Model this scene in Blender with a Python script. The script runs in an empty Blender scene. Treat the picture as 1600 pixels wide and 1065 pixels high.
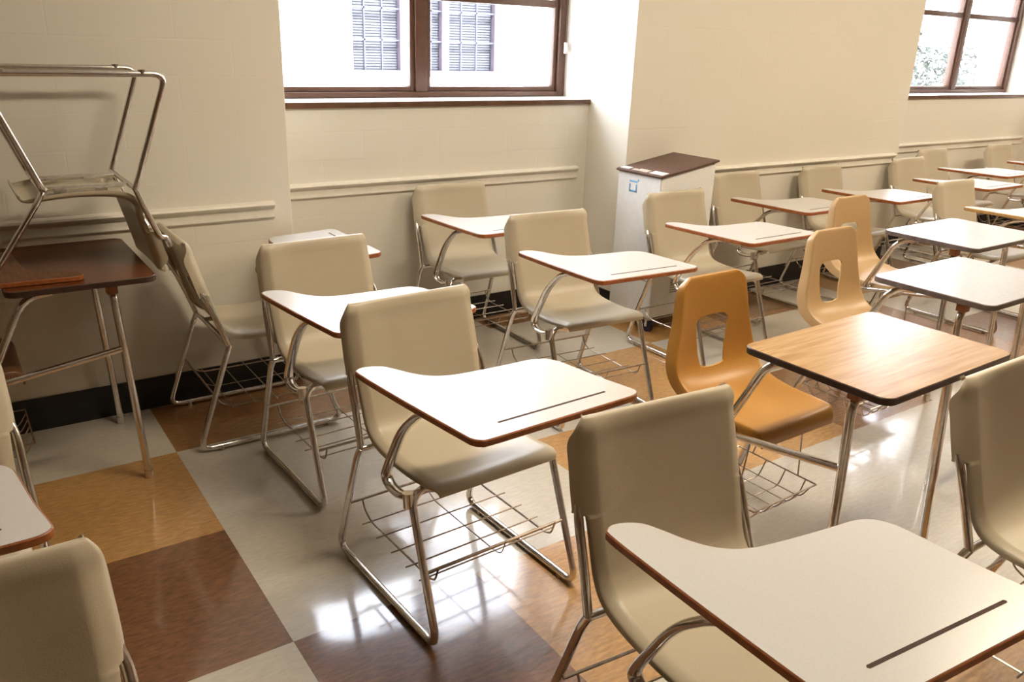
import bpy, bmesh, math, random
import numpy as np
from mathutils import Vector, Matrix, Euler

SC = bpy.context.scene
COL = SC.collection
R = math.radians
random.seed(4)

# ------------------------------------------------------------ camera
cam_d = bpy.data.cameras.new('camera')
cam_d.sensor_width = 36.0
cam_d.lens = 1280.28 / 1600 * 36
cam_d.clip_start = 0.05
cam = bpy.data.objects.new('camera', cam_d)
COL.objects.link(cam)
cam.location = (0, 0, 1.48)
_m = (Matrix.Rotation(R(-35.046), 4, 'Z') @ Matrix.Rotation(R(90 - 19.993), 4, 'X')
      @ Matrix.Rotation(R(1.981), 4, 'Z'))
cam.rotation_euler = _m.to_euler('XYZ')
SC.camera = cam

# ------------------------------------------------------------ view, world
SC.view_settings.view_transform = 'Standard'
SC.view_settings.look = 'None'
SC.view_settings.gamma = 1.0
SC.view_settings.use_curve_mapping = False
SC.view_settings.exposure = 0.65
SC.cycles.use_denoising = True
SC.cycles.max_bounces = 8
SC.cycles.diffuse_bounces = 4
SC.cycles.glossy_bounces = 4
SC.cycles.transparent_max_bounces = 8
SC.cycles.caustics_reflective = False
SC.cycles.caustics_refractive = False
SC.cycles.sample_clamp_indirect = 6.0

world = bpy.data.worlds.new('sky')
SC.world = world
world.use_nodes = True
_bg = world.node_tree.nodes['Background']
_bg.inputs[0].default_value = (0.88, 0.91, 1.0, 1)
_bg.inputs[1].default_value = 14.0


def area(name, loc, rot, sx, sy, power, col, portal=False):
    d = bpy.data.lights.new(name, 'AREA')
    d.shape = 'RECTANGLE'
    d.size = sx
    d.size_y = sy
    d.energy = power
    d.color = col
    o = bpy.data.objects.new(name, d)
    COL.objects.link(o)
    o.location = loc
    o.rotation_euler = rot
    if portal:
        d.cycles.is_portal = True
    return o


# sun from behind the room: it lights the building across the yard, none comes straight in
_sd = bpy.data.lights.new('sun', 'SUN')
_sd.energy = 12.0
_sd.angle = R(0.5)
_sd.color = (0.97, 0.97, 1.0)
_so = bpy.data.objects.new('sun', _sd)
COL.objects.link(_so)
_so.rotation_euler = (R(42), 0, R(-12))

WARM = (1.0, 0.84, 0.62)
LAMPS = [(1.7, 1.3), (4.4, 1.3), (7.1, 1.3), (9.8, 1.3)]
LAMP_W = 32.0
# the daylight openings (sky portals) sit in the two window openings
area('daylight_opening', (2.16, 4.12, 1.86), (R(-90), 0, 0), 1.9, 1.35, 1, (1, 1, 1), True)
area('daylight_opening', (7.05, 4.12, 1.86), (R(-90), 0, 0), 2.6, 1.35, 1, (1, 1, 1), True)


# ------------------------------------------------------------ materials
def new_mat(name):
    m = bpy.data.materials.new(name)
    m.use_nodes = True
    nt = m.node_tree
    b = nt.nodes['Principled BSDF']
    return m, nt, b


def noise_mix(nt, b, c1, c2, scale, stretch=(1, 1, 1), detail=3.0, lo=0.35, hi=0.65):
    tc = nt.nodes.new('ShaderNodeTexCoord')
    mp = nt.nodes.new('ShaderNodeMapping')
    mp.inputs['Scale'].default_value = stretch
    n = nt.nodes.new('ShaderNodeTexNoise')
    n.inputs['Scale'].default_value = scale
    n.inputs['Detail'].default_value = detail
    cr = nt.nodes.new('ShaderNodeValToRGB')
    cr.color_ramp.elements[0].position = lo
    cr.color_ramp.elements[1].position = hi
    cr.color_ramp.elements[0].color = (*c1, 1)
    cr.color_ramp.elements[1].color = (*c2, 1)
    nt.links.new(tc.outputs['Object'], mp.inputs[0])
    nt.links.new(mp.outputs[0], n.inputs['Vector'])
    nt.links.new(n.outputs[0], cr.inputs[0])
    nt.links.new(cr.outputs[0], b.inputs['Base Color'])
    return n, cr


def simple(name, col, rough=0.5, metal=0.0, var=0.06, scale=30, stretch=(1, 1, 1), coat=0.0, bump=0.0, spec=0.5):
    m, nt, b = new_mat(name)
    c1 = tuple(max(0, c * (1 - var)) for c in col)
    c2 = tuple(min(1, c * (1 + var)) for c in col)
    n, _ = noise_mix(nt, b, c1, c2, scale, stretch)
    b.inputs['Roughness'].default_value = rough
    b.inputs['Metallic'].default_value = metal
    b.inputs['Coat Weight'].default_value = coat
    b.inputs['Coat Roughness'].default_value = 0.1
    b.inputs['Specular IOR Level'].default_value = spec
    if bump:
        bp = nt.nodes.new('ShaderNodeBump')
        bp.inputs['Strength'].default_value = bump
        bp.inputs['Distance'].default_value = 0.002
        nt.links.new(n.outputs[0], bp.inputs['Height'])
        nt.links.new(bp.outputs[0], b.inputs['Normal'])
    return m


def wood(name, c1, c2, rough=0.3, axis=(2, 30, 2), scale=4, coat=0.0):
    m, nt, b = new_mat(name)
    noise_mix(nt, b, c1, c2, scale, axis, 6.0, 0.3, 0.7)
    b.inputs['Roughness'].default_value = rough
    b.inputs['Coat Weight'].default_value = coat
    b.inputs['Coat Roughness'].default_value = 0.15
    return m


def block_wall():
    """painted concrete block: faint mortar joints in bump only"""
    m, nt, b = new_mat('painted_block')
    g = nt.nodes.new('ShaderNodeNewGeometry')
    sp = nt.nodes.new('ShaderNodeSeparateXYZ')
    ad = nt.nodes.new('ShaderNodeMath')
    ad.operation = 'ADD'
    cb = nt.nodes.new('ShaderNodeCombineXYZ')
    nt.links.new(g.outputs['Position'], sp.inputs[0])
    nt.links.new(sp.outputs['X'], ad.inputs[0])
    nt.links.new(sp.outputs['Y'], ad.inputs[1])
    nt.links.new(ad.outputs[0], cb.inputs['X'])
    nt.links.new(sp.outputs['Z'], cb.inputs['Y'])
    br = nt.nodes.new('ShaderNodeTexBrick')
    br.inputs['Scale'].default_value = 1.0
    br.inputs['Brick Width'].default_value = 0.42
    br.inputs['Row Height'].default_value = 0.132
    br.inputs['Mortar Size'].default_value = 0.004
    br.inputs['Mortar Smooth'].default_value = 0.6
    br.inputs['Color1'].default_value = (1, 1, 1, 1)
    br.inputs['Color2'].default_value = (1, 1, 1, 1)
    br.inputs['Mortar'].default_value = (0, 0, 0, 1)
    nt.links.new(cb.outputs[0], br.inputs['Vector'])
    no = nt.nodes.new('ShaderNodeTexNoise')
    no.inputs['Scale'].default_value = 120
    no.inputs['Detail'].default_value = 2
    mx = nt.nodes.new('ShaderNodeMath')
    mx.operation = 'MULTIPLY_ADD'
    mx.inputs[1].default_value = 0.25
    nt.links.new(no.outputs[0], mx.inputs[0])
    nt.links.new(br.outputs['Color'], mx.inputs[2])
    bp = nt.nodes.new('ShaderNodeBump')
    bp.inputs['Strength'].default_value = 0.15
    bp.inputs['Distance'].default_value = 0.003
    nt.links.new(mx.outputs[0], bp.inputs['Height'])
    nt.links.new(bp.outputs[0], b.inputs['Normal'])
    b.inputs['Base Color'].default_value = (0.80, 0.765, 0.67, 1)
    b.inputs['Roughness'].default_value = 0.45
    return m


TX0, TY0, TT = 0.4925, 2.944, 0.6096
GREY, ORG, BRN, MBR = (0.60, 0.55, 0.46), (0.50, 0.275, 0.095), (0.185, 0.080, 0.029), (0.29, 0.140, 0.050)


def floor_mat():
    """vinyl tiles in 24 inch blocks, each block its own colour, waxed"""
    m, nt, b = new_mat('waxed_vinyl_tile')
    cols = {}
    known = {(-1, -1): GREY, (-1, 0): ORG, (-1, 1): BRN, (-1, 2): GREY, (0, -1): MBR, (0, 0): GREY, (0, 1): GREY,
             (0, 2): BRN, (1, -1): BRN, (1, 2): ORG, (1, 1): GREY, (1, 0): GREY, (2, 1): ORG, (2, 0): GREY, (2, -1): GREY,
             (3, -1): GREY, (3, 0): ORG, (3, 1): ORG, (3, 2): GREY, (2, 2): GREY, (4, 1): MBR, (4, 2): GREY, (4, 0): GREY,
             (4, -1): ORG, (4, -2): GREY, (5, -1): MBR, (5, 0): GREY, (6, -1): GREY, (6, 1): MBR, (7, 0): GREY,
             (7, 1): BRN, (5, 1): GREY, (5, 2): GREY, (2, 3): ORG, (1, 3): GREY, (3, 3): GREY, (-2, -1): ORG}
    i0, j0, ni, nj = -6, -3, 26, 16
    img = [[None] * nj for _ in range(ni)]
    for i in range(ni):
        for j in range(nj):
            k = (i + i0, j + j0)
            img[i][j] = known.get(k) or random.choice([GREY, GREY, GREY, ORG, MBR, BRN])
    # colour looked up by block: one ramp per row of blocks, rows chosen by a chain of steps
    g = nt.nodes.new('ShaderNodeNewGeometry')
    sp = nt.nodes.new('ShaderNodeSeparateXYZ')
    nt.links.new(g.outputs['Position'], sp.inputs[0])

    def math_(op, a, bb=None, c=None):
        n = nt.nodes.new('ShaderNodeMath')
        n.operation = op
        for q, v in enumerate((a, bb, c)):
            if v is None:
                continue
            if isinstance(v, (int, float)):
                n.inputs[q].default_value = v
            else:
                nt.links.new(v, n.inputs[q])
        return n.outputs[0]
    u = math_('DIVIDE', math_('SUBTRACT', sp.outputs['X'], TX0 + i0 * TT), TT * ni)
    v = math_('DIVIDE', math_('SUBTRACT', TY0 - j0 * TT, sp.outputs['Y']), TT)
    cur = None
    for j in range(nj):
        cr = nt.nodes.new('ShaderNodeValToRGB')
        cr.color_ramp.interpolation = 'CONSTANT'
        els = cr.color_ramp.elements
        els[0].position = 0
        els[0].color = (*img[0][j], 1)
        els[1].position = 1 / ni
        els[1].color = (*img[1][j], 1)
        last = img[1][j]
        for i in range(2, ni):
            if img[i][j] != last:
                e = els.new(i / ni)
                e.color = (*img[i][j], 1)
                last = img[i][j]
        nt.links.new(u, cr.inputs[0])
        if cur is None:
            cur = cr.outputs[0]
        else:
            st = math_('GREATER_THAN', v, float(j))
            mx = nt.nodes.new('ShaderNodeMix')
            mx.data_type = 'RGBA'
            nt.links.new(st, mx.inputs[0])
            nt.links.new(cur, mx.inputs[6])
            nt.links.new(cr.outputs[0], mx.inputs[7])
            cur = mx.outputs[2]
    # streaky mottling of the vinyl
    mp = nt.nodes.new('ShaderNodeMapping')
    mp.inputs['Scale'].default_value = (16, 62, 1)
    mp.inputs['Rotation'].default_value = (0, 0, 0.25)
    nt.links.new(g.outputs['Position'], mp.inputs[0])
    no = nt.nodes.new('ShaderNodeTexNoise')
    no.inputs['Scale'].default_value = 1.6
    no.inputs['Detail'].default_value = 4
    no.inputs['Roughness'].default_value = 0.65
    nt.links.new(mp.outputs[0], no.inputs['Vector'])
    mr = nt.nodes.new('ShaderNodeMapRange')
    mr.inputs[1].default_value = 0.34
    mr.inputs[2].default_value = 0.66
    mr.inputs[3].default_value = 0.60
    mr.inputs[4].default_value = 1.42
    nt.links.new(no.outputs[0], mr.inputs[0])
    # the streaks are weaker on the pale tiles: mix by brightness
    bw = nt.nodes.new('ShaderNodeRGBToBW')
    nt.links.new(cur, bw.inputs[0])
    wt = math_('SUBTRACT', 1.0, math_('MULTIPLY', bw.outputs[0], 1.45))
    fac = math_('ADD', 1.0, math_('MULTIPLY', math_('SUBTRACT', mr.outputs[0], 1.0), wt))
    # seams every 12 inches
    pu = math_('PINGPONG', math_('SUBTRACT', sp.outputs['X'], TX0), TT / 4)
    pv = math_('PINGPONG', math_('SUBTRACT', sp.outputs['Y'], TY0), TT / 4)
    # pingpong peaks half way, zero at multiples of TT/2
    seam = math_('LESS_THAN', math_('MINIMUM', pu, pv), 0.0012)
    fac2 = math_('SUBTRACT', fac, math_('MULTIPLY', seam, 0.07))
    ml = nt.nodes.new('ShaderNodeVectorMath')
    ml.operation = 'SCALE'
    nt.links.new(cur, ml.inputs[0])
    nt.links.new(fac2, ml.inputs['Scale'])
    nt.links.new(ml.outputs[0], b.inputs['Base Color'])
    b.inputs['Roughness'].default_value = 0.42
    b.inputs['Coat Weight'].default_value = 1.0
    b.inputs['Coat Roughness'].default_value = 0.10
    b.inputs['Coat IOR'].default_value = 1.5
    n2 = nt.nodes.new('ShaderNodeTexNoise')
    n2.inputs['Scale'].default_value = 5
    nt.links.new(g.outputs['Position'], n2.inputs['Vector'])
    bp = nt.nodes.new('ShaderNodeBump')
    bp.inputs['Strength'].default_value = 0.08
    bp.inputs['Distance'].default_value = 0.01
    nt.links.new(n2.outputs[0], bp.inputs['Height'])
    nt.links.new(bp.outputs[0], b.inputs['Coat Normal'])
    return m


def glass_mat():
    m = bpy.data.materials.new('window_glass')
    m.use_nodes = True
    nt = m.node_tree
    nt.nodes.clear()
    out = nt.nodes.new('ShaderNodeOutputMaterial')
    tr = nt.nodes.new('ShaderNodeBsdfTransparent')
    tr.inputs[0].default_value = (0.96, 0.97, 0.98, 1)
    gl = nt.nodes.new('ShaderNodeBsdfGlossy')
    gl.inputs['Roughness'].default_value = 0.02
    lw = nt.nodes.new('ShaderNodeLayerWeight')
    lw.inputs[0].default_value = 0.5
    pw = nt.nodes.new('ShaderNodeMath')
    pw.operation = 'POWER'
    pw.inputs[1].default_value = 4.5
    fr = nt.nodes.new('ShaderNodeMath')
    fr.operation = 'MULTIPLY_ADD'
    fr.inputs[1].default_value = 0.9
    fr.inputs[2].default_value = 0.03
    nt.links.new(lw.outputs['Facing'], pw.inputs[0])
    nt.links.new(pw.outputs[0], fr.inputs[0])
    mx = nt.nodes.new('ShaderNodeMixShader')
    nt.links.new(fr.outputs[0], mx.inputs[0])
    nt.links.new(tr.outputs[0], mx.inputs[1])
    nt.links.new(gl.outputs[0], mx.inputs[2])
    nt.links.new(mx.outputs[0], out.inputs[0])
    return m


M = dict(
    wall=block_wall(), floor=floor_mat(), glass=glass_mat(),
    wall_dim=simple('bounce_cutting_tan', (0.26, 0.17, 0.10), 0.6, var=0.03, scale=5),  # dark tone given to the unseen walls to cut bounced fill
    ceiling=simple('ceiling_paint', (0.78, 0.76, 0.70), 0.9),
    rail=simple('cream_trim', (0.80, 0.765, 0.67), 0.4, var=0.03),
    base=simple('black_rubber', (0.012, 0.010, 0.010), 0.55, var=0.3),
    bronze=simple('brown_window_frame', (0.10, 0.045, 0.025), 0.4, var=0.12),
    sill=simple('dark_sill_edge', (0.12, 0.06, 0.03), 0.35, var=0.25, scale=12),
    sillglare=simple('sill_top_reflection', (0.75, 0.73, 0.72), 0.25, var=0.04),  # reflection of the bright window put into the sill's top colour
    shell=simple('grey_beige_plastic', (0.52, 0.455, 0.335), 0.38, var=0.03, scale=400, bump=0.15),
    shell_tan=simple('tan_plastic', (0.53, 0.355, 0.175), 0.36, var=0.05, scale=300, bump=0.12),
    shell_amber=simple('amber_plastic', (0.47, 0.23, 0.045), 0.36, var=0.07, scale=300, bump=0.12),
    shell_brown=simple('brown_plastic', (0.16, 0.07, 0.03), 0.4, var=0.07, scale=300),
    chrome=simple('chrome_steel', (0.72, 0.69, 0.66), 0.16, 1.0, var=0.08, scale=60),
    wire=simple('steel_wire', (0.42, 0.36, 0.30), 0.3, 1.0, var=0.15, scale=60),
    white=simple('cream_laminate', (0.585, 0.57, 0.545), 0.27, var=0.02, scale=200),
    grey=simple('glare_toned_laminate', (0.40, 0.388, 0.385), 0.27, var=0.04, scale=100),  # window glare on woodgrain tops painted in as a pale colour
    edge=simple('orange_brown_edge', (0.33, 0.105, 0.030), 0.35, var=0.18, scale=60),
    edge_tan=simple('tan_edge', (0.55, 0.33, 0.12), 0.35, var=0.12, scale=60),
    darkedge=simple('dark_brown_edge', (0.045, 0.022, 0.014), 0.35, var=0.2),
    greyedge=simple('grey_brown_edge', (0.13, 0.10, 0.085), 0.4, var=0.2),
    groove=simple('dark_brown_groove', (0.055, 0.022, 0.010), 0.8, var=0.2),
    under=wood('pressed_board', (0.10, 0.040, 0.016), (0.19, 0.08, 0.03), 0.55, (3, 20, 3)),
    oak=wood('woodgrain_laminate', (0.34, 0.185, 0.075), (0.52, 0.335, 0.155), 0.27, (2.0, 26, 2), 3.0),
    walnut=wood('dark_walnut_laminate', (0.075, 0.020, 0.007), (0.18, 0.055, 0.016), 0.26, (26, 2.0, 2), 3.0),
    block=wood('reddish_wood', (0.30, 0.10, 0.035), (0.42, 0.17, 0.06), 0.5),
    whitebox=simple('white_painted_metal', (0.80, 0.80, 0.79), 0.3, var=0.02),
    boxtop=simple('dark_brown_speckled', (0.10, 0.05, 0.035), 0.5, var=0.35, scale=180),
    panelbits=simple('pale_control_panel', (0.62, 0.58, 0.5), 0.3, var=0.2, scale=90),
    caster=simple('navy_rubber', (0.012, 0.014, 0.05), 0.45, var=0.2),
    blue=simple('pale_blue_print', (0.22, 0.50, 0.78), 0.5, var=0.04),
    vent=simple('vent_grey', (0.42, 0.40, 0.36), 0.5, var=0.05),
    facade=simple('white_render', (0.86, 0.86, 0.87), 0.9, var=0.02),
    blind=simple('grey_blind', (0.075, 0.078, 0.092), 0.6, var=0.05),
    outframe=simple('outside_window_frame', (0.065, 0.052, 0.066), 0.6, var=0.1),
    outbar=simple('outside_muntin', (0.050, 0.053, 0.075), 0.6, var=0.1),
    path=simple('pale_concrete', (0.62, 0.61, 0.6), 0.9, var=0.08, scale=3),
    leaf=simple('dull_green_leaf', (0.060, 0.070, 0.057), 0.7, var=0.4, scale=6),
    bark=simple('grey_bark', (0.15, 0.12, 0.10), 0.9, var=0.3, scale=12),
    plastic=simple('white_plastic', (0.8, 0.8, 0.78), 0.4),
    diffuser=None,
)
_m_, _nt, _b = new_mat('lit_diffuser')
_b.inputs['Base Color'].default_value = (0.9, 0.88, 0.8, 1)
_b.inputs['Emission Color'].default_value = (*WARM, 1)
_b.inputs['Emission Strength'].default_value = 1.2
M['diffuser'] = _m_


# ------------------------------------------------------------ mesh helpers
def link(name, me, mats, parent=None, smooth=True):
    o = bpy.data.objects.new(name, me)
    COL.objects.link(o)
    for m in (mats if isinstance(mats, (list, tuple)) else [mats]):
        me.materials.append(m)
    if smooth:
        me.set_sharp_from_angle(angle=R(38))
        me.polygons.foreach_set('use_smooth', [len(p.vertices) < 9 for p in me.polygons])
    if parent:
        o.parent = parent
    return o


def obj(name, bm, mats, parent=None, smooth=True):
    bmesh.ops.recalc_face_normals(bm, faces=bm.faces)
    me = bpy.data.meshes.new(name)
    bm.to_mesh(me)
    bm.free()
    return link(name, me, mats, parent, smooth)


def empty(name, loc=(0, 0, 0), rz=0.0):
    o = bpy.data.objects.new(name, None)
    o.empty_display_size = 0.1
    COL.objects.link(o)
    o.location = loc
    o.rotation_euler = (0, 0, rz)
    return o


def tag(o, label=None, cat=None, group=None, kind=None):
    if label:
        o['label'] = label
    if cat:
        o['category'] = cat
    if group:
        o['group'] = group
    if kind:
        o['kind'] = kind
    return o


def box(bm, x0, x1, y0, y1, z0, z1, mi=0, bev=0.0):
    vs = [bm.verts.new(p) for p in ((x0, y0, z0), (x1, y0, z0), (x1, y1, z0), (x0, y1, z0),
                                    (x0, y0, z1), (x1, y0, z1), (x1, y1, z1), (x0, y1, z1))]
    fs = []
    for q in ((0, 3, 2, 1), (4, 5, 6, 7), (0, 1, 5, 4), (1, 2, 6, 5), (2, 3, 7, 6), (3, 0, 4, 7)):
        f = bm.faces.new([vs[k] for k in q])
        f.material_index = mi
        fs.append(f)
    if bev:
        es = list({e for f in fs for e in f.edges})
        bmesh.ops.bevel(bm, geom=es, offset=bev, segments=2, affect='EDGES', profile=0.5)
    return fs


def fillet(pts, r, n=5):
    """round the inner corners of a polyline"""
    pts = [Vector(p) for p in pts]
    out = [pts[0]]
    for i in range(1, len(pts) - 1):
        a, b, c = pts[i - 1], pts[i], pts[i + 1]
        rr = r[i - 1] if isinstance(r, (list, tuple)) else r
        d1, d2 = (a - b), (c - b)
        t = min(rr, d1.length * 0.49, d2.length * 0.49)
        p, q = b + d1.normalized() * t, b + d2.normalized() * t
        for k in range(n + 1):
            s = k / n
            out.append((1 - s) ** 2 * p + 2 * s * (1 - s) * b + s * s * q)
    out.append(pts[-1])
    return out


def tube(bm, pts, r, seg=10, r2=None, axis=None):
    """sweep a round (or oval: r along 'axis', r2 across) section along pts"""
    pts = [Vector(p) for p in pts]
    n = len(pts)
    rings = []
    up = None
    for i in range(n):
        t = (pts[min(i + 1, n - 1)] - pts[max(i - 1, 0)]).normalized()
        if axis is not None:
            up = Vector(axis)
            up = (up - t * up.dot(t)).normalized()
        elif up is None:
            up = Vector((0, 0, 1)) if abs(t.z) < 0.9 else Vector((1, 0, 0))
            up = (up - t * up.dot(t)).normalized()
        else:
            up = (up - t * up.dot(t)).normalized()
        sd = t.cross(up)
        ring = []
        for k in range(seg):
            a = 2 * math.pi * k / seg
            ring.append(bm.verts.new(pts[i] + up * (math.cos(a) * r) + sd * (math.sin(a) * (r2 or r))))
        rings.append(ring)
    for i in range(n - 1):
        for k in range(seg):
            bm.faces.new((rings[i][k], rings[i][(k + 1) % seg], rings[i + 1][(k + 1) % seg], rings[i + 1][k]))
    bm.faces.new(rings[0])
    bm.faces.new(rings[-1][::-1])


def cyl(bm, p, q, r, seg=14):
    tube(bm, [p, q], r, seg)


def crom(pts, n, closed=False):
    P = [np.array(p, float) for p in pts]
    m = len(P)
    out = []
    rng = m if closed else m - 1
    for i in range(rng):
        if closed:
            a, b, c, d = P[(i - 1) % m], P[i], P[(i + 1) % m], P[(i + 2) % m]
        else:
            a, b, c, d = P[max(i - 1, 0)], P[i], P[i + 1], P[min(i + 2, m - 1)]
        for k in range(n):
            t = k / n
            out.append(0.5 * ((2 * b) + (-a + c) * t + (2 * a - 5 * b + 4 * c - d) * t * t + (-a + 3 * b - 3 * c + d) * t ** 3))
    if not closed:
        out.append(P[-1])
    return out


def slab(outline, z0, z1, bev=0.003, inset=0.0):
    """solid plate from an outline (list of xy), inset inwards, rounded arrises.
    material 0 = top, 1 = rest"""
    pts = [Vector((p[0], p[1])) for p in outline]
    n = len(pts)
    area_ = sum(pts[i].x * pts[(i + 1) % n].y - pts[(i + 1) % n].x * pts[i].y for i in range(n))
    if area_ < 0:
        pts.reverse()
    nor = []
    for i in range(n):
        t = (pts[(i + 1) % n] - pts[i - 1]).normalized()
        nor.append(Vector((t.y, -t.x)))
    bm = bmesh.new()
    prof = [(inset + bev, z0), (inset + bev * 0.3, z0 + bev * 0.3), (inset, z0 + bev), (inset, z1 - bev),
            (inset + bev * 0.3, z1 - bev * 0.3), (inset + bev, z1)]
    rings = []
    for d, z in prof:
        rings.append([bm.verts.new((pts[i].x - nor[i].x * d, pts[i].y - nor[i].y * d, z)) for i in range(n)])
    for a in range(len(rings) - 1):
        for i in range(n):
            f = bm.faces.new((rings[a][i], rings[a][(i + 1) % n], rings[a + 1][(i + 1) % n], rings[a + 1][i]))
            f.material_index = 1
    f = bm.faces.new(rings[0][::-1])
    f.material_index = 1
    f = bm.faces.new(rings[-1])
    f.material_index = 0
    return bm


def ring_band(outline, z0, z1, thick, bev=0.002):
    """a band that runs round the rim of a plate"""
    pts = [Vector((p[0], p[1])) for p in outline]
    n = len(pts)
    area_ = sum(pts[i].x * pts[(i + 1) % n].y - pts[(i + 1) % n].x * pts[i].y for i in range(n))
    if area_ < 0:
        pts.reverse()
    nor = []
    for i in range(n):
        t = (pts[(i + 1) % n] - pts[i - 1]).normalized()
        nor.append(Vector((t.y, -t.x)))
    bm = bmesh.new()
    prof = [(thick, z0), (bev, z0), (0, z0 + bev), (0, z1 - bev), (bev, z1), (thick, z1)]
    rings = [[bm.verts.new((pts[i].x - nor[i].x * d, pts[i].y - nor[i].y * d, z)) for i in range(n)] for d, z in prof]
    m = len(rings)
    for a in range(m):
        for i in range(n):
            bm.faces.new((rings[a][i], rings[a][(i + 1) % n], rings[(a + 1) % m][(i + 1) % n], rings[(a + 1) % m][i]))
    return bm


def shell_grid(profile, cross, thick, nu=5):
    """profile: list of (y, z, halfwidth, flange, hollow).  cross: list of (xfactor, flange factor, hollow factor).
    returns arrays F (front) and B (back) of points [u][v]"""
    prof = crom(profile, nu)
    crs = crom(cross, 3)
    U, V = len(prof), len(crs)
    F = np.zeros((U, V, 3))
    for i in range(U):
        a = prof[max(i - 1, 0)][:2]
        b = prof[min(i + 1, U - 1)][:2]
        t = (b - a) / (np.linalg.norm(b - a) + 1e-9)
        nb = np.array([t[1], -t[0]])        # points to the back/underside
        if nb[0] > 0 and abs(nb[0]) > abs(nb[1]):
            nb = -nb
        y, z, w, fl, ho = prof[i][:5]
        fo = prof[i][5] if len(prof[i]) > 5 else 0.0
        if z > .76:
            nb = np.array([-.963, -.27])
        for j, (xf, ff, hf) in enumerate(crs):
            d = ff * fl + hf * ho
            F[i, j] = (xf * w + math.copysign(fo * min(1, max(0, ff)) ** .6, xf), y + nb[0] * d, z + nb[1] * d)
    du = np.gradient(F, axis=0)
    dv = np.gradient(F, axis=1)
    N = np.cross(du, dv)
    N /= (np.linalg.norm(N, axis=2, keepdims=True) + 1e-12)
    # orient towards the back/underside, judged at mid rows
    mid = N[U // 4, V // 2]
    if mid[1] > 0:
        N = -N
    return F, F + N * thick


def shell_mesh(F, B, u0, u1):
    bm = bmesh.new()
    U, V = u1 - u0 + 1, F.shape[1]
    f = [[bm.verts.new(F[u0 + i, j]) for j in range(V)] for i in range(U)]
    b = [[bm.verts.new(B[u0 + i, j]) for j in range(V)] for i in range(U)]
    for i in range(U - 1):
        for j in range(V - 1):
            bm.faces.new((f[i][j], f[i][j + 1], f[i + 1][j + 1], f[i + 1][j]))
            bm.faces.new((b[i][j], b[i + 1][j], b[i + 1][j + 1], b[i][j + 1]))
    for i in range(U - 1):
        bm.faces.new((f[i][0], f[i + 1][0], b[i + 1][0], b[i][0]))
        bm.faces.new((f[i][V - 1], b[i][V - 1], b[i + 1][V - 1], f[i + 1][V - 1]))
    for j in range(V - 1):
        bm.faces.new((f[0][j], b[0][j], b[0][j + 1], f[0][j + 1]))
        bm.faces.new((f[U - 1][j], f[U - 1][j + 1], b[U - 1][j + 1], b[U - 1][j]))
    return bm


def copy_tree(o, parent=None):
    c = o.copy()
    COL.objects.link(c)
    if parent is not None:
        c.parent = parent
        c.matrix_parent_inverse = o.matrix_parent_inverse.copy()
    for ch in list(o.children):
        copy_tree(ch, c)
    return c


# ------------------------------------------------------------ the room
YC, YA, YW = 3.40, 3.75, 3.99        # column face, alcove face, window plane
XL, XR, YB, ZC = -3.0, 12.5, -4.6, 3.0
A1 = (1.21, 3.11)
A2 = (5.745, 8.35)

bm = bmesh.new()
box(bm, XL, XR, YB, 4.3, -0.12, 0)
tag(obj('floor', bm, M['floor'], smooth=False), kind='structure')
bm = bmesh.new()
box(bm, XL, XR, YB, 4.3, ZC, ZC + 0.15)
tag(obj('ceiling', bm, M['ceiling'], smooth=False), kind='structure')
bm = bmesh.new()
for a, b in ((XL, A1[0]), (A1[1], A2[0]), (A2[1], XR)):
    box(bm, a, b, YC, 4.3, 0, ZC, bev=0.006)
for a, b in (A1, A2):
    box(bm, a, b, YA, 4.3, 0, 1.165)
    box(bm, a, b, YA, 4.3, 2.62, ZC)
tag(obj('wall_back', bm, M['wall'], smooth=False), kind='structure')
for nm, bb in (('wall_left', (XL - 0.15, XL, YB, 4.3)), ('wall_right', (XR, XR + 0.15, YB, 4.3)),
               ('wall_front', (XL, XR, YB - 0.15, YB))):
    bm = bmesh.new()
    box(bm, *bb, 0, ZC)
    tag(obj(nm, bm, M['wall'] if nm == 'wall_right' else M['wall_dim'], smooth=False), kind='structure')

# black baseboard along the window wall
bm = bmesh.new()
BH, BT = 0.132, 0.008
for a, b in ((XL, A1[0] + BT), (A1[1] - BT, A2[0] + BT), (A2[1] - BT, XR)):
    box(bm, a, b, YC - BT, YC, 0, BH)
for a, b in (A1, A2):
    box(bm, a, b, YA - BT, YA, 0, BH)
    box(bm, a, a + BT, YC, YA, 0, BH)
    box(bm, b - BT, b, YC, YA, 0, BH)
tag(obj('baseboard_back', bm, M['base'], smooth=False), kind='structure')


# chair rail: rounded nose above, bead below
def rail(n, x0, x1, y):
    prof = [(0, 0.752), (0.010, 0.752), (0.014, 0.757), (0.012, 0.765), (0.010, 0.772), (0.011, 0.790), (0.018, 0.796),
            (0.026, 0.802), (0.030, 0.810), (0.026, 0.818), (0.014, 0.822), (0, 0.824)]
    bm = bmesh.new()
    L = [bm.verts.new((x0, y - d, z)) for d, z in prof]
    Rr = [bm.verts.new((x1, y - d, z)) for d, z in prof]
    for k in range(len(prof)):
        k2 = (k + 1) % len(prof)
        bm.faces.new((L[k], L[k2], Rr[k2], Rr[k]))
    bm.faces.new(L)
    bm.faces.new(Rr[::-1])
    tag(obj('trim_%d' % n, bm, M['rail']), kind='structure')


rail(1, XL, 1.13, YC)
rail(2, A1[0] + 0.06, A1[1] - 0.07, YA)
rail(3, A1[1] + 0.08, A2[0] - 0.06, YC)
rail(4, A2[0] + 0.03, A2[1] - 0.05, YA)
rail(5, A2[1] + 0.08, XR, YC)


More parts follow.
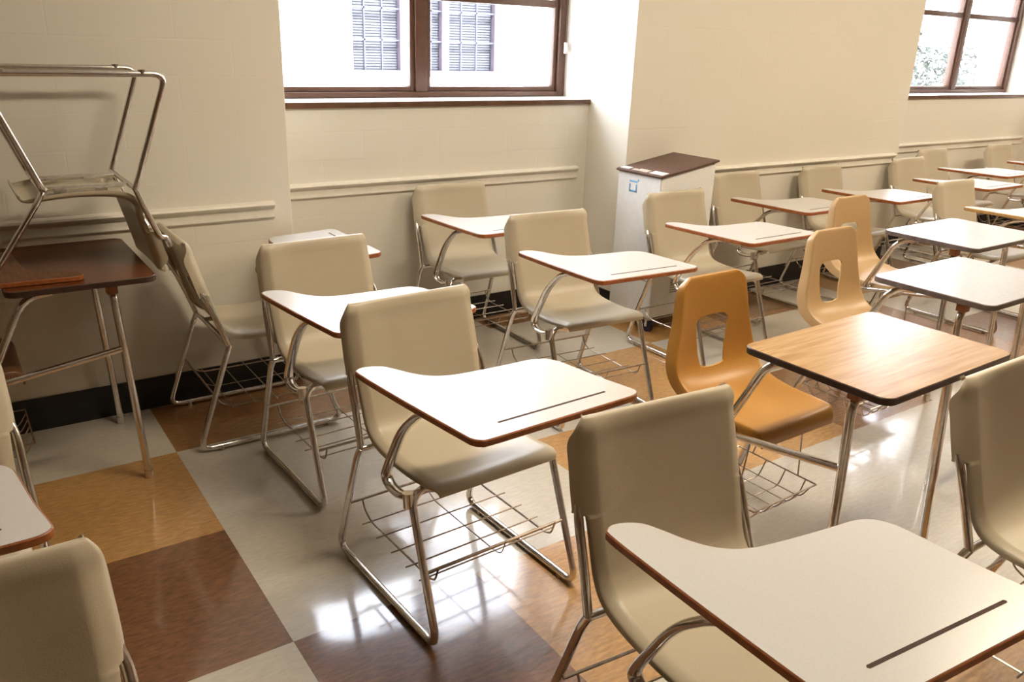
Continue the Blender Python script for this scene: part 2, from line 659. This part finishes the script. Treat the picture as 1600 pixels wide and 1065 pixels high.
# windows
def window(n, x0, x1, posts, trans, z0=1.192, z1=2.62, thin=()):
    root = empty('window_%d' % n, ((x0 + x1) / 2, YW, z0))
    tag(root, kind='structure')
    cx = (x0 + x1) / 2

    def L(bm, a, b, c, d, e, f, bev=0.004):
        box(bm, a - cx, b - cx, c - YW, d - YW, e - z0, f - z0, bev=bev)
    bm = bmesh.new()                       # outer frame
    L(bm, x0, x0 + 0.05, YW, YW + 0.09, z0, z1)
    L(bm, x1 - 0.05, x1, YW, YW + 0.09, z0, z1)
    L(bm, x0 + 0.05, x1 - 0.05, YW, YW + 0.09, z0, z0 + 0.028)
    L(bm, x0 + 0.05, x1 - 0.05, YW, YW + 0.09, z1 - 0.05, z1)
    for p, w in posts:
        L(bm, p - w, p + w, YW + 0.005, YW + 0.09, z0 + 0.028, z1 - 0.05)
    obj('window_frame', bm, M['bronze'], root)
    xs = [x0 + 0.05] + [v for p, w in posts for v in (p - w, p + w)] + [x1 - 0.05]
    for k in range(0, len(xs), 2):
        a, b = xs[k], xs[k + 1]
        bm = bmesh.new()                   # sash with its bars
        s = 0.026
        L(bm, a, a + s, YW + 0.02, YW + 0.06, z0 + 0.028, z1 - 0.05, 0.003)
        L(bm, b - s, b, YW + 0.02, YW + 0.06, z0 + 0.028, z1 - 0.05, 0.003)
        L(bm, a + s, b - s, YW + 0.02, YW + 0.06, z0 + 0.028, z0 + 0.028 + s, 0.003)
        L(bm, a + s, b - s, YW + 0.02, YW + 0.06, z1 - 0.05 - s, z1 - 0.05, 0.003)
        tt = trans[min(k // 2, len(trans) - 1)]
        for t in tt:
            L(bm, a + s, b - s, YW + 0.02, YW + 0.06, t, t + 0.04, 0.003)
        obj('sash', bm, M['bronze'], root)
        bm = bmesh.new()
        L(bm, a + s, b - s, YW + 0.038, YW + 0.042, z0 + 0.05, z1 - 0.07, 0)
        obj('pane', bm, M['glass'], root, smooth=False)
    bm = bmesh.new()                       # sill slab
    L(bm, x0, x1, YA - 0.012, YW + 0.1, 1.165, 1.1915, 0)
    for f in bm.faces:
        if f.normal.z > 0.5 or f.calc_center_median().z > 1.1914 - z0:
            f.material_index = 1
    obj('window_sill', bm, [M['sill'], M['sillglare']], root, smooth=False)
    return root


window(1, A1[0], A1[1], [(2.165, 0.034)], [(), (1.672,)])
window(2, A2[0], A2[1], [(6.45, 0.035), (7.42, 0.035)], [(1.80,), (1.80,), (1.80,)])

# cord with its white pull beside the first window
t = empty('blind_cord', (3.085, YW - 0.03, 1.46))
tag(t, 'thin blind cord with a white pull hanging beside the brown window frame', 'cord')
bm = bmesh.new()
cyl(bm, (0, 0, 0.03), (0, 0, 1.10), 0.0035, 8)
obj('cord', bm, M['bronze'], t)
bm = bmesh.new()
tube(bm, [(0, 0, -0.03), (0, 0, -0.02), (0, 0, 0.02), (0, 0, 0.03)], 0.011, 10)
obj('cord_pull', bm, M['plastic'], t)

# ceiling lights
for k, (lx, ly) in enumerate(LAMPS):
    t = empty('ceiling_light', (lx, ly, ZC - 0.07))
    tag(t, 'long fluorescent ceiling light fixed flat under the ceiling', 'ceiling light', 'ceiling lights')
    bm = bmesh.new()
    box(bm, -0.62, 0.62, -0.16, 0.16, 0.02, 0.07, bev=0.006)
    obj('housing', bm, M['plastic'], t)
    bm = bmesh.new()
    box(bm, -0.60, 0.60, -0.14, 0.14, 0.0, 0.02, bev=0.004)
    obj('diffuser', bm, M['diffuser'], t)
    a = area('lamp', (lx, ly, ZC - 0.075), (0, 0, 0), 1.18, 0.27, LAMP_W, WARM)

# ------------------------------------------------------------ outside
bm = bmesh.new()
box(bm, -10, 60, 4.3, 60, -0.6, -0.45)
o = obj('ground_outside', bm, M['path'], smooth=False)
tag(o, kind='structure')

t = empty('neighbouring_building', (5.0, 9.0, -0.45))
tag(t, 'pale building across the yard with shaded windows, seen through the near window', 'building')
WX, WZ = (4.01, 6.05), (1.06, 2.75)     # its window opening, world
bm = bmesh.new()
box(bm, -8 - 5, WX[0] - 5, 0, 0.4, 0, 6.5)
box(bm, WX[1] - 5, 5.2, 0, 0.4, 0, 6.5)
box(bm, WX[0] - 5, WX[1] - 5, 0, 0.4, 0, WZ[0] + 0.45)
box(bm, WX[0] - 5, WX[1] - 5, 0, 0.4, WZ[1] + 0.45, 6.5)
obj('facade', bm, M['facade'], t, smooth=False)
bm = bmesh.new()
for a, b in ((WX[0], WX[0] + 0.04), (4.66, 4.76), (5.22, 5.32), (WX[1] - 0.08, WX[1])):
    box(bm, a - 5, b - 5, 0.12, 0.2, WZ[0] + 0.45, WZ[1] + 0.45)
box(bm, WX[0] - 5, WX[1] - 5, 0.11, 0.21, WZ[0] + 0.45, WZ[0] + 0.52)
wf = obj('window', bm, M['outframe'], t, smooth=False)
bm = bmesh.new()
for x in (4.22, 4.44, 4.90, 5.08, 5.5, 5.72):
    box(bm, x - 5 - 0.008, x - 5 + 0.008, 0.14, 0.17, WZ[0] + 0.5, WZ[1] + 0.45)
for z in (1.46, 1.80, 2.14, 2.48):
    box(bm, WX[0] - 5, WX[1] - 5, 0.14, 0.17, z + 0.45 - 0.009, z + 0.45 + 0.009)
obj('muntins', bm, M['outbar'], wf, smooth=False)
bm = bmesh.new()
z = WZ[0] + 0.5
while z < WZ[1] + 0.45:
    box(bm, WX[0] - 5, WX[1] - 5, 0.24, 0.245, z, z + 0.022)
    z += 0.03
obj('blind_slats', bm, M['blind'], wf, smooth=False)
bm = bmesh.new()
box(bm, WX[0] - 5, WX[1] - 5, 0.3, 0.32, WZ[0] + 0.45, WZ[1] + 0.45)
obj('blind_backing', bm, M['blind'], wf, smooth=False)


def shrub(name, loc, rad, h, n, label, cat, seed, trunk=0.0):
    random.seed(seed)
    t = empty(name, loc)
    tag(t, label, cat)
    bm = bmesh.new()
    for _ in range(n):
        a = random.uniform(0, 2 * math.pi)
        rr = rad * math.sqrt(random.random())
        z = trunk + (h - trunk) * random.random() ** 0.8
        k = 1 - 0.6 * abs((z - trunk) / (h - trunk) - 0.4)
        c = Vector((math.cos(a) * rr * k, math.sin(a) * rr * k, z))
        s = random.uniform(0.10, 0.22)
        e = Euler((random.uniform(-0.9, 0.9), random.uniform(-0.9, 0.9), random.uniform(0, 6.28))).to_matrix()
        vs = [bm.verts.new(c + e @ Vector(p)) for p in ((0, -s * 0.35, 0), (s * 0.5, 0, 0.02), (s * 1.2, 0, -0.03), (s * 0.5, s * 0.35, 0.02), (0, s * 0.1, 0))]
        bm.faces.new(vs)
    obj('foliage', bm, M['leaf'], t, smooth=False)
    bm = bmesh.new()
    tube(bm, [(0, 0, 0), (0.05, 0, (trunk + h) * 0.3), (0, 0.05, h * 0.8)], 0.07, 8)
    for k in range(4):
        a = k * 1.6
        tube(bm, [(0, 0, h * 0.3), (math.cos(a) * rad * 0.6, math.sin(a) * rad * 0.6, h * 0.65)], 0.03, 6)
    obj('trunk', bm, M['bark'], t)


shrub('shrub', (16.6, 10.6, -0.45), 1.25, 2.35, 1500, 'loose leafy shrub outside, left in the far window', 'shrub', 3)
shrub('shrub', (20.6, 11.3, -0.45), 1.35, 2.15, 1500, 'leafy shrub outside, right in the far window', 'shrub', 5)

# ------------------------------------------------------------ tablet arm chair on a sled frame
TAB = [(.2935, -.002), (.290, .08), (.279, .233), (.262, .42), (.257, .455), (.244, .472), (.222, .4785), (.10, .479), (-.05, .479), (-.18, .479),
       (-.212, .475), (-.228, .462), (-.229, .44), (-.213, .353), (-.198, .23), (-.190, .195), (-.170, .168), (-.134, .154),
       (-.08, .151), (.02, .144), (.10, .133), (.148, .108), (.178, .068), (.198, .025), (.215, -.006), (.240, -.023),
       (.268, -.029), (.287, -.020)]
CROSS = [(-1.0, 1.0, 0), (-1.0, 0.66, 0), (-0.985, 0.42, 0), (-0.935, 0.20, 0), (-0.875, 0.05, 0), (-0.80, 0, .2), (-0.45, 0, .8), (0, 0, 1.0),
         (0.45, 0, .8), (0.80, 0, .2), (0.875, 0.05, 0), (0.935, 0.20, 0), (0.985, 0.42, 0), (1.0, 0.66, 0), (1.0, 1.0, 0)]
SLED = [  # y, z, half width, flange, hollow, flare of the flange
    (-0.262, 0.779, 0.184, 0, 0, 0),
    (-0.251, 0.789, 0.19, 0, 0, 0),
    (-0.237, 0.788, 0.195, 0.01, 0.002, 0.002),
    (-0.2244, 0.77, 0.199, 0.024, 0.008, 0.01),
    (-0.216, 0.74, 0.201, 0.046, 0.012, 0.014),
    (-0.2048, 0.7, 0.202, 0.046, 0.014, 0.015),
    (-0.1908, 0.65, 0.203, 0.046, 0.015, 0.016),
    (-0.1802, 0.612, 0.203, 0.046, 0.015, 0.016),
    (-0.1779, 0.604, 0.203, 0.046, 0.015, 0.016),
    (-0.1762, 0.598, 0.203, 0.024, 0.015, 0),
    (-0.1726, 0.585, 0.203, 0.022, 0.015, 0),
    (-0.1634, 0.552, 0.202, 0.022, 0.014, 0),
    (-0.1516, 0.51, 0.201, 0.022, 0.012, 0),
    (-0.138, 0.475, 0.2, 0.024, 0.009, 0),
    (-0.116, 0.45, 0.199, 0.027, 0.008, 0),
    (-0.08, 0.437, 0.199, 0.028, 0.009, 0),
    (-0.02, 0.43, 0.2, 0.026, 0.01, 0),
    (0.06, 0.428, 0.2, 0.024, 0.01, 0),
    (0.13, 0.432, 0.2, 0.022, 0.007, 0),
    (0.18, 0.437, 0.199, 0.02, 0.004, 0),
    (0.208, 0.434, 0.196, 0.014, 0.001, 0),
    (0.222, 0.422, 0.192, 0.008, 0, 0),
    (0.224, 0.408, 0.188, 0.004, 0, 0)]


def rod(bm, a, b, r):
    tube(bm, [a, b], r, 6)


def sled_chair(name, shell='shell', top='white', edge='edge', tshift=0.0, back=1.0, basket=True, groove=True, uside='under'):
    root = empty(name)
    zb = lambda z: .46 + (z - .46) * back if z > .46 else z
    rows = [(r[0] + (.0 if r[1] <= .46 else (1 - back) * .42 * (r[1] - .46) + .06 * (1 - back) * (r[1] > .5)), zb(r[1])) + r[2:] for r in SLED]
    F, B = shell_grid(rows, CROSS, 0.005, 5)
    cut = 13 * 5
    obj('backrest', shell_mesh(F, B, 0, cut), M[shell], root)
    obj('seat', shell_mesh(F, B, cut, F.shape[0] - 1), M[shell], root)
    W = .235
    for s in (1, -1):
        bm = bmesh.new()
        p = [(s * (W - .012), -.135, .402), (s * (W - .006), -.148, .372), (s * W, -.278, .014), (s * W, .285, .014), (s * (W - .006), .155, .375),
             (s * (W - .03), .146, .398), (s * .12, .146, .404)]
        tube(bm, fillet(p, [.02, .05, .05, .02, .02], 6), .0108, 12)
        fr = obj('sled_frame', bm, M['chrome'], root)
        for y in (-.20, .215):
            bm = bmesh.new()
            tube(bm, [(s * W, y, .0), (s * W, y, .009), (s * W, y, .0092), (s * W, y, .016)], .012, 8)
            obj('floor_glide', bm, M['wire'], fr)
        bm = bmesh.new()
        q = [(s * (W - .012), -.135, .395), (s * .219, -.170, .50), (s * .2155, -.203, .585), (s * .202, -.226, zb(.625)), (s * .184, -.240, zb(.67))]
        tube(bm, fillet(q, [.04, .03, .02], 4), .0102, 12)
        obj('back_upright', bm, M['chrome'], root)
    bm = bmesh.new()
    tube(bm, [(-W + .012, -.135, .400), (W - .012, -.135, .400)], .0095, 10)
    tube(bm, [(-.13, .146, .404), (.13, .146, .404)], .0095, 10)
    for s in (1, -1):
        tube(bm, [(s * .12, -.135, .400), (s * .12, .146, .400)], .0095, 8)
        box(bm, s * .12 - .02, s * .12 + .02, -.06, -.02, .405, .414)
        box(bm, s * .12 - .02, s * .12 + .02, .07, .11, .405, .413)
    obj('seat_support', bm, M['chrome'], root)
    # the arm that carries the tablet: flattened tube
    bm = bmesh.new()
    d = tshift
    p = [(.16, .335 + d, .662), (.205, .28 + d, .664), (.235, .215 + d * .9, .652), (.236, .125 + d * .6, .572), (.236, .045, .432), (.236, .030, .398), (.236, .055, .378),
         (.236, .12, .376), (.19, .146, .392), (.13, .146, .398)]
    if d:
        p = [(.16, .41, .662), (.20, .385, .664), (.236, .325, .645), (.236, .165, .415), (.19, .146, .392), (.13, .146, .398)]
    tube(bm, fillet(p, [.05] * 8, 5), .0165, 12, .0095, (1, 0, 0))
    arm = obj('tablet_arm', bm, M['chrome'], root)
    bm = bmesh.new()
    box(bm, .10, .26, .22 + d, .34 + d, .668, .6725, bev=.001)
    obj('mounting_plate', bm, M['chrome'], arm)
    if not d:
        bm = bmesh.new()
        tube(bm, [(.236, .150, .362), (.236, .146, .402)], .0145, 12)
        obj('clamp', bm, M['chrome'], arm)
    # tablet
    ol = [(p[0], p[1] + d) for p in crom(TAB, 4, True)]
    tb = obj('tablet', slab(ol, .673, .6905, .001, .0022), [M[top], M[uside]], root)
    obj('edge_band', ring_band(ol, .6735, .690, .0026), M[edge], tb)
    if groove:
        bm = bmesh.new()
        gv = [(-.155, .4195), (.161, .4175), (.164, .421), (.161, .4245), (-.155, .4265), (-.158, .423)]
        lo = [bm.verts.new((x, y + d, .6895)) for x, y in gv]
        hi = [bm.verts.new((x, y + d, .6909)) for x, y in gv]
        bm.faces.new(hi)
        bm.faces.new(lo[::-1])
        for k in range(6):
            bm.faces.new((lo[k], lo[(k + 1) % 6], hi[(k + 1) % 6], hi[k]))
        obj('pencil_groove', bm, M['groove'], tb, smooth=False)
    if basket:
        bm = bmesh.new()
        rod(bm, (-.232, -.196, .20), (.232, -.196, .20), .0042)
        rod(bm, (-.232, .220, .20), (.232, .220, .20), .0050)
        for x in (.195, -.02, -.195):
            tube(bm, fillet([(x, -.196, .20), (x, -.18, .168), (x, -.14, .150), (x, .185, .150), (x, .210, .160), (x, .226, .206)], [.02, .03, .02, .015], 4),
                 .0030 if x != -.02 else .0018, 6)
        for y in (-.14, -.055, .03, .11, .18):
            rod(bm, (-.225, y, .153), (.225, y, .153), .0024)
        obj('book_basket', bm, M['wire'], root)
    return root


ROW = 'tablet arm chairs on chrome sled frames'
sled0 = sled_chair('tablet_arm_chair')
sledt = None


def place(proto, x, y, deg, label, cat, first=False, group=None):
    o = proto if first else copy_tree(proto)
    o.location = (x, y, 0)
    o.rotation_euler = (0, 0, R(deg))
    tag(o, label, cat, group)
    return o


S = [
    (1.067, 1.785, 182.4, 'beige tablet arm chair alone in the middle, whole sled frame and wire basket in view'),
    (1.081, 2.551, 182.4, 'beige tablet arm chair directly behind the middle one, right of the side-facing chair'),
    (2.150, 2.596, 177.0, 'beige tablet arm chair behind the amber chair, in front of the chair under the window'),
    (2.150, 3.425, 179.5, 'beige tablet arm chair farthest back under the near window, touching the alcove wall'),
    (3.110, 2.760, 180.5, 'beige tablet arm chair standing right in front of the white cabinet on casters'),
    (1.134, 0.861, 174.9, 'beige tablet arm chair nearest the camera, its big cream tablet cut off below'),
    (0.900, 3.120, -90.0, 'beige tablet arm chair turned sideways beside the dark brown desk, facing right'),
    (3.970, 3.110, 180.0, 'beige tablet arm chair against the wall between the white cabinet and the second wall chair'),
    (4.770, 3.085, 180.0, 'beige tablet arm chair against the wall, second one right of the white cabinet'),
    (5.800, 3.100, 180.0, 'beige tablet arm chair at the far pier corner with glaring tablet'),
    (6.560, 3.350, 180.0, 'beige tablet arm chair under the far window, left one of the two there'),
    (7.600, 3.340, 180.0, 'beige tablet arm chair under the far window, cut off by the right edge'),
    (2.060, 0.590, 180.0, 'beige tablet arm chair at the right edge beside the woodgrain desk, half cut off'),
    (-0.175, 1.860, 180.0, 'beige tablet arm chair at the left edge in front of the dark desk'),
    (-0.110, 0.925, 180.0, 'beige chair back filling the bottom left corner, lit rim and shaded face'),
]
for k, (x, y, a, lab) in enumerate(S):
    place(sled0, x, y, a, lab, 'chair', k == 0, ROW)
o = sled_chair('tablet_arm_chair', 'shell', 'white', 'edge_tan')
place(o, 5.02, 2.325, 180, 'tablet arm chair with a tan-edged tablet behind the farthest glare-toned desktop', 'chair', True, ROW)

inv = sled_chair('tablet_arm_chair', 'shell', 'white', 'edge', tshift=.10, back=.78, basket=False, groove=False)
inv.scale = (.91, .91, .91)
inv.location = (.380, 3.06, .735 + .6905 * .91 + .001)
inv.rotation_euler = (0, math.pi, math.pi / 2)
tag(inv, 'tablet arm chair turned upside down on the dark desk, chrome runners in the air', 'chair', ROW)

# ------------------------------------------------------------ four legged combination desk
CROSSB = [(-1.0, 1.0, 0), (-1.0, 0.5, 0), (-0.985, 0.15, -0.5), (-0.94, 0.0, -.35), (-0.75, 0, .25), (-0.4, 0, .85), (0, 0, 1.0),
          (0.4, 0, .85), (0.75, 0, .25), (0.94, 0.0, -.35), (0.985, 0.15, -.5), (1.0, 0.5, 0), (1.0, 1.0, 0)]
SHELLB = [
    (-.390, .795, .085, .002, .002), (-.382, .804, .100, .006, .004), (-.372, .798, .122, .016, .006), (-.366, .775, .148, .026, .008),
    (-.360, .735, .156, .030, .010), (-.354, .690, .162, .032, .012), (-.348, .640, .170, .034, .014), (-.342, .590, .182, .036, .016),
    (-.334, .545, .192, .036, .018), (-.318, .505, .196, .034, .020), (-.288, .475, .195, .030, .018), (-.245, .457, .192, .028, .014),
    (-.180, .446, .190, .030, .012), (-.110, .443, .190, .032, .010), (-.050, .445, .188, .034, .006), (-.008, .445, .184, .034, .002),
    (.012, .434, .180, .026, 0), (.020, .415, .176, .014, 0), (.020, .392, .172, .004, 0)]


def combo_desk(name, shell, top, edge, rails=True):
    root = empty(name)
    F, B = shell_grid(SHELLB, CROSSB, .006, 5)
    cut = 11 * 5
    back = obj('backrest', shell_mesh(F, B, 0, cut), M[shell], root)
    obj('seat', shell_mesh(F, B, cut, F.shape[0] - 1), M[shell], root)
    # hand hole in the back
    hole = crom([(-.072, .655), (-.076, .632), (-.060, .520), (-.047, .502), (0, .497), (.047, .502), (.060, .520), (.076, .632),
                 (.072, .655), (.054, .667), (0, .670), (-.054, .667)], 4, True)
    bm = bmesh.new()
    a = [bm.verts.new((p[0], -.5, p[1])) for p in hole]
    b = [bm.verts.new((p[0], -.2, p[1])) for p in hole]
    bm.faces.new(a)
    bm.faces.new(b[::-1])
    for k in range(len(a)):
        bm.faces.new((a[k], b[k], b[(k + 1) % len(a)], a[(k + 1) % len(a)]))
    cutter = obj('cutter', bm, M[shell])
    md = back.modifiers.new('hole', 'BOOLEAN')
    md.operation = 'DIFFERENCE'
    md.solver = 'EXACT'
    md.object = cutter
    dg = bpy.context.evaluated_depsgraph_get()
    dg.update()
    me = bpy.data.meshes.new_from_object(back.evaluated_get(dg))
    back.modifiers.clear()
    back.data = me
    me.polygons.foreach_set('use_smooth', [True] * len(me.polygons))
    me.set_sharp_from_angle(angle=R(45))
    bpy.data.objects.remove(cutter)
    # desk top
    c, ol = .035, []
    x0, x1, y0, y1 = -.305, .305, 0.0, .43
    for cx, cy, a0 in ((x1 - c, y1 - c, 0), (x0 + c, y1 - c, 90), (x0 + c, y0 + c, 180), (x1 - c, y0 + c, 270)):
        for k in range(7):
            a = R(a0 + k * 15)
            ol.append((cx + c * math.cos(a), cy + c * math.sin(a)))
    tb = obj('desktop', slab(ol, .715, .735, .001, .0022), [M[top], M['under']], root)
    obj('edge_band', ring_band(ol, .7155, .7345, .0028), M[edge], tb)
    bm = bmesh.new()
    box(bm, -.24, .24, .285, .315, .700, .7145)
    box(bm, .205, .235, .04, .285, .700, .7145)
    box(bm, -.235, -.205, .04, .285, .700, .7145)
    obj('top_bracket', bm, M['chrome'], tb)
    for s in (1, -1):
        bm = bmesh.new()
        tube(bm, fillet([(s * .20, .30, .690), (s * .236, .303, .660), (s * .252, .335, .02)], [.03], 4), .0125, 12)
        tube(bm, [(s * .252, .335, .0), (s * .252, .335, .03)], .0145, 12)
        lg = obj('leg', bm, M['chrome'], root)
        bm = bmesh.new()
        box(bm, s * .222 - .016, s * .222 + .016, .285, .318, .672, .7005, bev=.002)
        obj('spacer_block', bm, M['block'], lg)
        bm = bmesh.new()
        tube(bm, fillet([(s * .10, -.14, .415), (s * .165, -.20, .40), (s * .215, -.36, .02)], [.04], 4), .0115, 12)
        tube(bm, [(s * .215, -.36, .0), (s * .215, -.36, .03)], .0135, 12)
        obj('leg', bm, M['chrome'], root)
    bm = bmesh.new()      # side rail from the front leg to the chair, then up to the desk
    tube(bm, fillet([(.240, .312, .485), (.238, .12, .455), (.238, -.06, .428), (.20, -.13, .415), (.08, -.14, .415)], [.05, .05, .03], 4), .0110, 12)
    obj('side_rail', bm, M['chrome'], root)
    bm = bmesh.new()
    tube(bm, fillet([(.15, -.07, .420), (.238, -.08, .435), (.237, .035, .665), (.222, .07, .692), (.222, .13, .700)], [.03, .05, .03], 4), .0120, 12)
    ar = obj('desk_post', bm, M['chrome'], root)
    bm = bmesh.new()
    box(bm, -.13, .13, -.15, -.13, .412, .424)
    box(bm, -.13, .13, -.06, -.04, .412, .424)
    box(bm, -.02, .02, -.16, -.03, .405, .418)
    obj('seat_support', bm, M['chrome'], root)
    bm = bmesh.new()      # wire basket hung low under the seat
    zl = .125
    xs, ys = (-.15, .16), (-.30, .015)
    rim = [(xs[0], ys[0], zl + .05), (xs[1], ys[0], zl + .05), (xs[1], ys[1], zl + .05), (xs[0], ys[1], zl + .05)]
    for k in range(4):
        rod(bm, rim[k], rim[(k + 1) % 4], .003)
    for k in range(5):
        x = xs[0] + (xs[1] - xs[0]) * (k + .5) / 5
        tube(bm, fillet([(x, ys[0], zl + .05), (x, ys[0] + .03, zl), (x, ys[1] - .03, zl), (x, ys[1], zl + .05)], [.02, .02], 3), .0022, 6)
    for k in range(4):
        y = ys[0] + (ys[1] - ys[0]) * (k + .5) / 4
        tube(bm, fillet([(xs[0], y, zl + .05), (xs[0] + .03, y, zl - .002), (xs[1] - .03, y, zl - .002), (xs[1], y, zl + .05)], [.02, .02], 3), .0022, 6)
    for x in xs:
        for y, y2 in ((ys[0] + .06, -.15), (ys[1] - .07, -.05)):
            rod(bm, (x, y, zl + .05), (x * .8, y2, .414), .0026)
    obj('book_basket', bm, M['wire'], root)
    return root


b1 = combo_desk('student_desk', 'shell_amber', 'oak', 'darkedge')
place(b1, 2.005, 1.352, 181.0, 'student desk with a woodgrain top and an amber chair with a hole in its back', 'desk', True, 'desks with attached chairs')
b2 = combo_desk('student_desk', 'shell_tan', 'grey', 'greyedge')
place(b2, 3.005, 1.615, 180.6, 'student desk with a top coloured pale for window glare and tan chair, behind the woodgrain desk', 'desk', True, 'desks with attached chairs')
place(b2, 3.800, 2.075, 180.3, 'student desk with a top coloured pale for window glare and tan chair, the farther one of that kind', 'desk', False, 'desks with attached chairs')
b4 = combo_desk('student_desk', 'shell_brown', 'walnut', 'darkedge')
place(b4, .090, 3.055, -90.0, 'dark brown topped student desk by the left wall with a chair upside down on it', 'desk', True, 'desks with attached chairs')

# ------------------------------------------------------------ white cabinet on casters
t = empty('wheeled_cabinet', (3.04, 3.05, 0))
tag(t, 'white cabinet on casters with a sloping dark brown top, standing against the pier', 'cabinet')
w, d = .40, .33
bm = bmesh.new()
vs = {}
for nm, x, y, z in (('a', 0, 0, .09), ('b', w, 0, .09), ('c', w, d, .09), ('d', 0, d, .09), ('e', 0, 0, .850), ('f', w, 0, .912), ('g', w, d, .912), ('h', 0, d, .850)):
    vs[nm] = bm.verts.new((x, y, z))
for q in ('adcb', 'efgh', 'abfe', 'bcgf', 'cdhg', 'daeh'):
    bm.faces.new([vs[k] for k in q])
bmesh.ops.bevel(bm, geom=list(bm.edges), offset=.008, segments=3, affect='EDGES', profile=.5)
body = obj('body', bm, M['whitebox'], t)


def top_pt(x, y, dz):
    return (x, y, .850 + (x / w) * .062 + dz)


bm = bmesh.new()
lo = [bm.verts.new(top_pt(x, y, .0005)) for x, y in ((-.012, -.012), (w + .012, -.012), (w + .012, d + .008), (-.012, d + .008))]
hi = [bm.verts.new(top_pt(x, y, .0125)) for x, y in ((-.012, -.012), (w + .012, -.012), (w + .012, d + .008), (-.012, d + .008))]
bm.faces.new(lo[::-1])
bm.faces.new(hi)
for k in range(4):
    bm.faces.new((lo[k], lo[(k + 1) % 4], hi[(k + 1) % 4], hi[k]))
bmesh.ops.bevel(bm, geom=list(bm.edges), offset=.004, segments=2, affect='EDGES', profile=.5)
tp = obj('top_panel', bm, M['boxtop'], t)
for (x0, x1, y0, y1, mt) in ((.006, .052, .0, .10, 'plastic'), (.008, .044, .12, .20, 'panelbits'), (.008, .030, .205, .235, 'panelbits'), (.006, .040, .26, .325, 'plastic')):
    bm = bmesh.new()
    lo = [bm.verts.new(top_pt(x, y, .012)) for x, y in ((x0, y0), (x1, y0), (x1, y1), (x0, y1))]
    hi = [bm.verts.new(top_pt(x, y, .0145)) for x, y in ((x0, y0), (x1, y0), (x1, y1), (x0, y1))]
    bm.faces.new(lo[::-1])
    bm.faces.new(hi)
    for k in range(4):
        bm.faces.new((lo[k], lo[(k + 1) % 4], hi[(k + 1) % 4], hi[k]))
    obj('control_panel', bm, M[mt], tp, smooth=False)
# printed pale blue square mark, on the side towards the left wall
bm = bmesh.new()
cy, cz, r_ = .205, .780, .030
for (ya, yb, za, zb) in ((cy - r_, cy + r_, cz + r_ - .009, cz + r_), (cy - r_, cy + r_, cz - r_, cz - r_ + .009),
                         (cy + r_ - .009, cy + r_, cz - r_, cz + .012), (cy - r_, cy - r_ + .009, cz - r_, cz + r_ * .4), (cy - r_ - .012, cy - r_ - .002, cz + r_ - .002, cz + r_ + .010)):
    box(bm, -.0012, .0005, ya, yb, za, zb)
obj('square_mark', bm, M['blue'], body, smooth=False)
bm = bmesh.new()
for k in range(7):
    box(bm, -.003, .0, .04, d - .04, .29 + k * .016, .297 + k * .016)
    box(bm, .14, w - .04, -.003, .0, .22 + k * .013, .226 + k * .013)
obj('vent_slats', bm, M['vent'], body, smooth=False)
for x, y in ((.045, .045), (w - .045, .045), (.045, d - .045), (w - .045, d - .045)):
    bm = bmesh.new()
    tube(bm, [(x - .012, y, .032), (x + .012, y, .032)], .032, 16)
    cs = obj('caster', bm, M['caster'], t)
    bm = bmesh.new()
    box(bm, x - .018, x + .018, y - .018, y + .018, .066, .0895, bev=.003)
    cyl(bm, (x - .017, y, .032), (x - .017, y, .07), .006, 8)
    cyl(bm, (x + .017, y, .032), (x + .017, y, .07), .006, 8)
    obj('caster_fork', bm, M['plastic'], cs)
